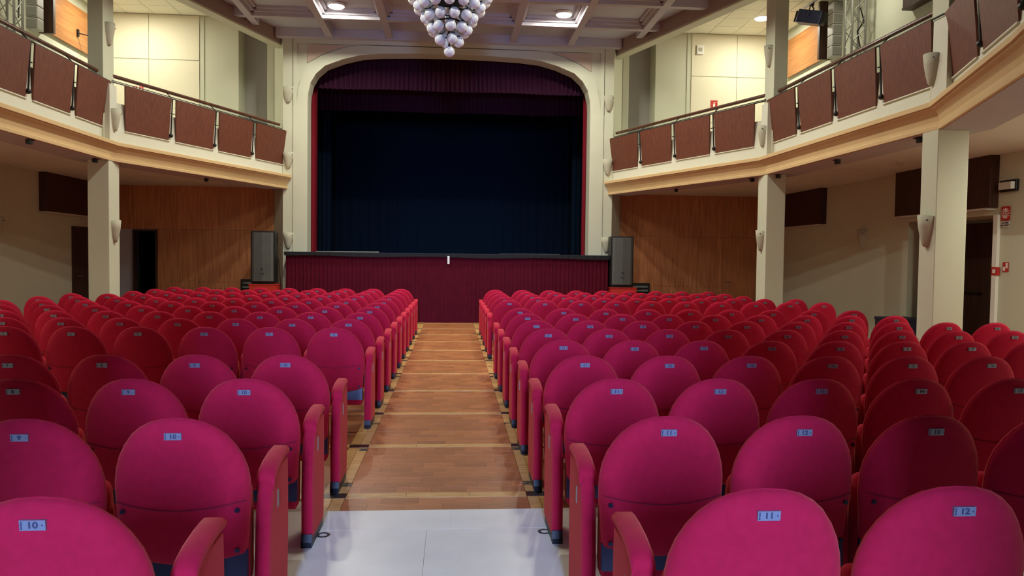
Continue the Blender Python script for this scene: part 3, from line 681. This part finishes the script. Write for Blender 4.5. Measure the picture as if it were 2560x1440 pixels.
# ---------------------------------------------------------------- theatre chairs
HWC = 0.259
OUT = [(0.0,0.936),(0.053,0.932),(0.10,0.919),(0.142,0.896),(0.178,0.865),(0.208,0.825),(0.233,0.778),(0.249,0.728),(0.257,0.678),(0.259,0.625),(0.257,0.57),(0.25,0.52),(0.244,0.45),(0.238,0.395),(0.228,0.372),(0.18,0.362),(0.12,0.352),(0.06,0.345),(0.0,0.343)]
OUTL = OUT + [(-x, z) for x, z in OUT[-2:0:-1]]
def rear_y(x, z):     # rear surface of the back: leans, bulges towards the rear
    return (0.871-z)*0.12 + 0.05*(x/HWC)**2
def backrest_mesh():
    n = len(OUTL); cx, cz = 0.0, 0.62; vs = []; fs = []
    rings = [(1.0, 0.036), (0.992, 0.027), (0.97, 0.0185), (0.93, 0.011), (0.86, 0.005), (0.74, 0.001), (0.45, 0.0)]
    def ring(k, dy, front):
        for x, z in OUTL:
            X = cx+(x-cx)*k; Z = cz+(z-cz)*k
            seam = 0.004*math.exp(-((Z-0.605+0.03*(1-(X/HWC)**2))/0.007)**2) if not front and k < 0.97 else 0
            vs.append((X, rear_y(X, Z)+(0.072-dy if front else dy)+seam, Z))
    for k, dy in rings: ring(k, dy, False)
    vs.append((0, rear_y(0, cz), cz)); cR = len(vs)-1; base = len(vs)
    for k, dy in rings: ring(k, dy, True)
    vs.append((0, rear_y(0, cz)+0.072, cz)); cF = len(vs)-1
    R = len(rings)
    for j in range(R-1):
        for i in range(n):
            k = (i+1) % n; fs.append((j*n+i, j*n+k, (j+1)*n+k, (j+1)*n+i)); b = base; fs.append((b+j*n+k, b+j*n+i, b+(j+1)*n+i, b+(j+1)*n+k))
    for i in range(n):
        k = (i+1) % n; fs.append(((R-1)*n+i, (R-1)*n+k, cR)); b = base+(R-1)*n; fs.append((b+k, b+i, cF)); fs.append((k, i, base+i, base+k))
    return MB().add(vs, fs).mesh('backrest', FAB, True)
BACK = backrest_mesh()
SEAM = MB().path([(x, rear_y(x, 0.605-0.03*(1-(x/HWC)**2))-0.0005, 0.605-0.03*(1-(x/HWC)**2)) for x in [-0.245+0.49*i/14 for i in range(15)]], 0.0022, 4).mesh('seam', mat('seam_thread', srgb(120, 14, 44), rough=0.9))
def scr(x, z): return MB().disc((x, rear_y(x, z)-0.003, z), 0.0095, 10, 0.008, 'y').mesh('screw', SCREW)
SCR = [scr(-0.215, 0.565), scr(0.215, 0.565), scr(-0.21, 0.40), scr(0.21, 0.40)]
def cushion():
    m = MB(); prof = [(0.135,0.25),(0.15,0.225),(0.19,0.215),(0.235,0.225),(0.255,0.27),(0.25,0.55),(0.235,0.63),(0.205,0.65),(0.17,0.63),(0.145,0.5)]
    xs = [(-0.232,0.9),(-0.22,1.0),(0.22,1.0),(0.232,0.9)]; n = len(prof); vs = []
    cy, cz = 0.2, 0.43
    for x, k in xs: vs += [(x, cy+(y-cy)*k, cz+(z-cz)*k) for y, z in prof]
    fs = [(j*n+i, (j+1)*n+i, (j+1)*n+(i+1)%n, j*n+(i+1)%n) for j in range(3) for i in range(n)] + [tuple(range(n)), tuple(range(3*n, 4*n))[::-1]]
    return m.add(vs, fs).mesh('seat_cushion', FAB, True)
CUSH = cushion()
BEAM = MB().prism([(-0.238,0.115,0.275),(-0.238,0.145,0.275),(-0.238,0.145,0.385),(-0.238,0.13,0.385)], [(0.238,0.115,0.275),(0.238,0.145,0.275),(0.238,0.145,0.385),(0.238,0.13,0.385)]).mesh('seat_bracket', NAVY)
PW = 0.033
def panel_mesh():
    # side slab, rounded rear edge; profile in YZ tapers slightly to the foot
    m = MB(); lev = [(0.06,0.190,0.520),(0.30,0.185,0.535),(0.50,0.205,0.535),(0.60,0.245,0.53),(0.655,0.275,0.525)]; vs = []; ring = None
    for z, y0, y1 in lev:
        r = [(-PW, y1), (-PW, y0+0.03), (-PW*0.8, y0+0.010), (-PW*0.35, y0), (PW*0.35, y0), (PW*0.8, y0+0.010), (PW, y0+0.03), (PW, y1), (PW*0.6, y1+0.012), (-PW*0.6, y1+0.012)]
        vs += [(x, y, z) for x, y in r]; n = len(r)
    fs = [(j*n+i, j*n+(i+1)%n, (j+1)*n+(i+1)%n, (j+1)*n+i) for j in range(len(lev)-1) for i in range(n)] + [tuple(range(n))[::-1], tuple(range((len(lev)-1)*n, len(lev)*n))]
    return m.add(vs, fs).mesh('side_panel', FAB, False)
PANEL = panel_mesh()
def pad_mesh():
    sec = [(0.262,0.585,0.612),(0.255,0.582,0.632),(0.262,0.60,0.652),(0.29,0.625,0.672),(0.36,0.648,0.692),(0.45,0.66,0.705),(0.52,0.665,0.709),(0.548,0.665,0.70),(0.556,0.67,0.69)]
    vs = []; n = 8
    for i, (y, z0, z1) in enumerate(sec):
        k = 0.8 if i in (0, len(sec)-1) else 1.0; W = (PW+0.004)*k; c = min(0.012, (z1-z0)*0.35)
        vs += [(-W+c*0.6, y, z0), (W-c*0.6, y, z0), (W, y, z0+c), (W, y, z1-c), (W-c, y, z1), (-W+c, y, z1), (-W, y, z1-c), (-W, y, z0+c)]
    fs = [(j*n+i, j*n+(i+1)%n, (j+1)*n+(i+1)%n, (j+1)*n+i) for j in range(len(sec)-1) for i in range(n)] + [tuple(range(n))[::-1], tuple(range((len(sec)-1)*n, len(sec)*n))]
    return MB().add(vs, fs).mesh('arm_pad', FAB, True)
PAD = pad_mesh()
FT = MB().prism([(-0.028,0.178,0.004),(-0.028,0.53,0.004),(-0.028,0.535,0.085),(-0.028,0.30,0.066),(-0.028,0.185,0.075),(-0.028,0.172,0.035)], [(0.028,0.178,0.004),(0.028,0.53,0.004),(0.028,0.535,0.085),(0.028,0.30,0.066),(0.028,0.185,0.075),(0.028,0.172,0.035)]).mesh('foot', FOOT)
PLM = MB().add([(-0.0315,rear_y(0.0315,0.884)-0.0035,0.8845),(0.0315,rear_y(0.0315,0.884)-0.0035,0.8845),(0.0315,rear_y(0.0315,0.857)-0.0035,0.8575),(-0.0315,rear_y(0.0315,0.857)-0.0035,0.8575),
                (-0.0315,rear_y(0.03,0.884)+0.006,0.8845),(0.0315,rear_y(0.03,0.884)+0.006,0.8845),(0.0315,rear_y(0.03,0.857)+0.006,0.8575),(-0.0315,rear_y(0.03,0.857)+0.006,0.8575)],
               [(0,3,2,1),(4,5,6,7),(0,1,5,4),(1,2,6,5),(2,3,7,6),(3,0,4,7)]).mesh('number_plate', PLATE)
NUMS = {}
def number_mesh(n):
    if n not in NUMS:
        me = text_mesh(str(n), 0.024, NUMI, 0.0003, 'numeral'); mk = MB()
        for v in me.vertices: v.co.x *= 1.15
        for (x0, x1, y0, y1) in ((-0.029,-0.0245,-0.0105,-0.0065),(-0.0285,-0.025,-0.005,-0.001),(-0.029,-0.024,0.0005,0.004),(-0.0285,-0.0245,0.006,0.0105)): mk.box(x0, x1, y0, y1, 0, 0.0004)
        mk.disc((0.0235, 0.0, 0.0), 0.002, 8, 0.001)
        me2 = mk.mesh('plate_marks', NUMI)
        NUMS[n] = (me, me2)
    return NUMS[n]
ROWP = bx(-0.001, 0.001, 0.33, 0.352, 0.49, 0.565).mesh('row_plate', ALU)
PITCH = 0.553; X0C = 0.9497; Y0C = 3.867; DROW = 0.955
def build_chair(s, r, i, last, label):
    X = s*(X0C+PITCH*i); Y = Y0C+DROW*r
    t = thing('theatre_chair', label, 'chair', (X, Y, 0), 0, 'red theatre chairs in rows')
    b = link('backrest', BACK, t); link('seam', SEAM, b)
    for m in SCR: link('screw', m, b)
    link('seat_cushion', CUSH, t); link('seat_bracket', BEAM, t)
    jz = random.uniform(-0.0035, 0.0035); jx = random.uniform(-0.004, 0.004)
    p = link('number_plate', PLM, t, (jx, -0.001, jz)); p.rotation_euler = (0, 0, 0); p['label'] = 'pale metal seat number plate'
    a, c = number_mesh(10-i if s < 0 else 11+i)
    for k, me in (('numeral', a), ('plate_marks', c)):
        o = link(k, me, p, (0, rear_y(0.0315, 0.871)-0.0043, 0.871)); o.rotation_euler = (math.radians(90)+0.12, 0, 0)
        if k == 'plate_marks': o['kind'] = 'stuff'
    for e in ([-s] + ([s] if last else [])):
        q = link('side_panel', PANEL, t, (e*PITCH/2, 0, 0)); link('arm_pad', PAD, q); link('foot', FT, q)
        if i == 0 and e == -s: link('row_plate', ROWP, q, (-s*(PW+0.001), 0, 0))
def maxi(s, r):
    if r >= 10: return 8
    if r in (5, 6): return 8
    return 9
def in_view(x, y):
    q = Vector((x, y, 0.9))-Vector((0.0929, 0, 1.55)); zc = q.dot(_f)
    return zc > 0.3 and abs(q.dot(_r)/zc) < 1280/1894.7+0.30/zc and (720-1894.7*q.dot(_u)/zc) < 1560
SIDE = {-1: 'left block', 1: 'right block'}
def rowname(s, r):
    if r == -2: return 'row nearest the camera'
    if r == -1: return 'second row from the camera'
    if r <= 4: return 'row with floor letter '+LET[r]
    order = [q for q in range(12, -3, -1) if not (s < 0 and q == 2) and not (s > 0 and q == 7)]
    return '%s row from the stage' % ORD[order.index(r)]
n_ch = 0
for r in range(-3, 13):
    for s in (-1, 1):
        if (s < 0 and r == 2) or (s > 0 and r == 7): continue
        mx = maxi(s, r)
        for i in range(mx+1):
            X = s*(X0C+PITCH*i); Y = Y0C+DROW*r
            if not in_view(X, Y): continue
            num = 10-i if s < 0 else 11+i
            lab = 'red folding chair plate %d, %s from the aisle, %s, %s' % (num, ORD[i], rowname(s, r), SIDE[s])
            build_chair(s, r, i, i == mx, lab); n_ch += 1
print('chairs', n_ch, 'objects', len(bpy.data.objects))
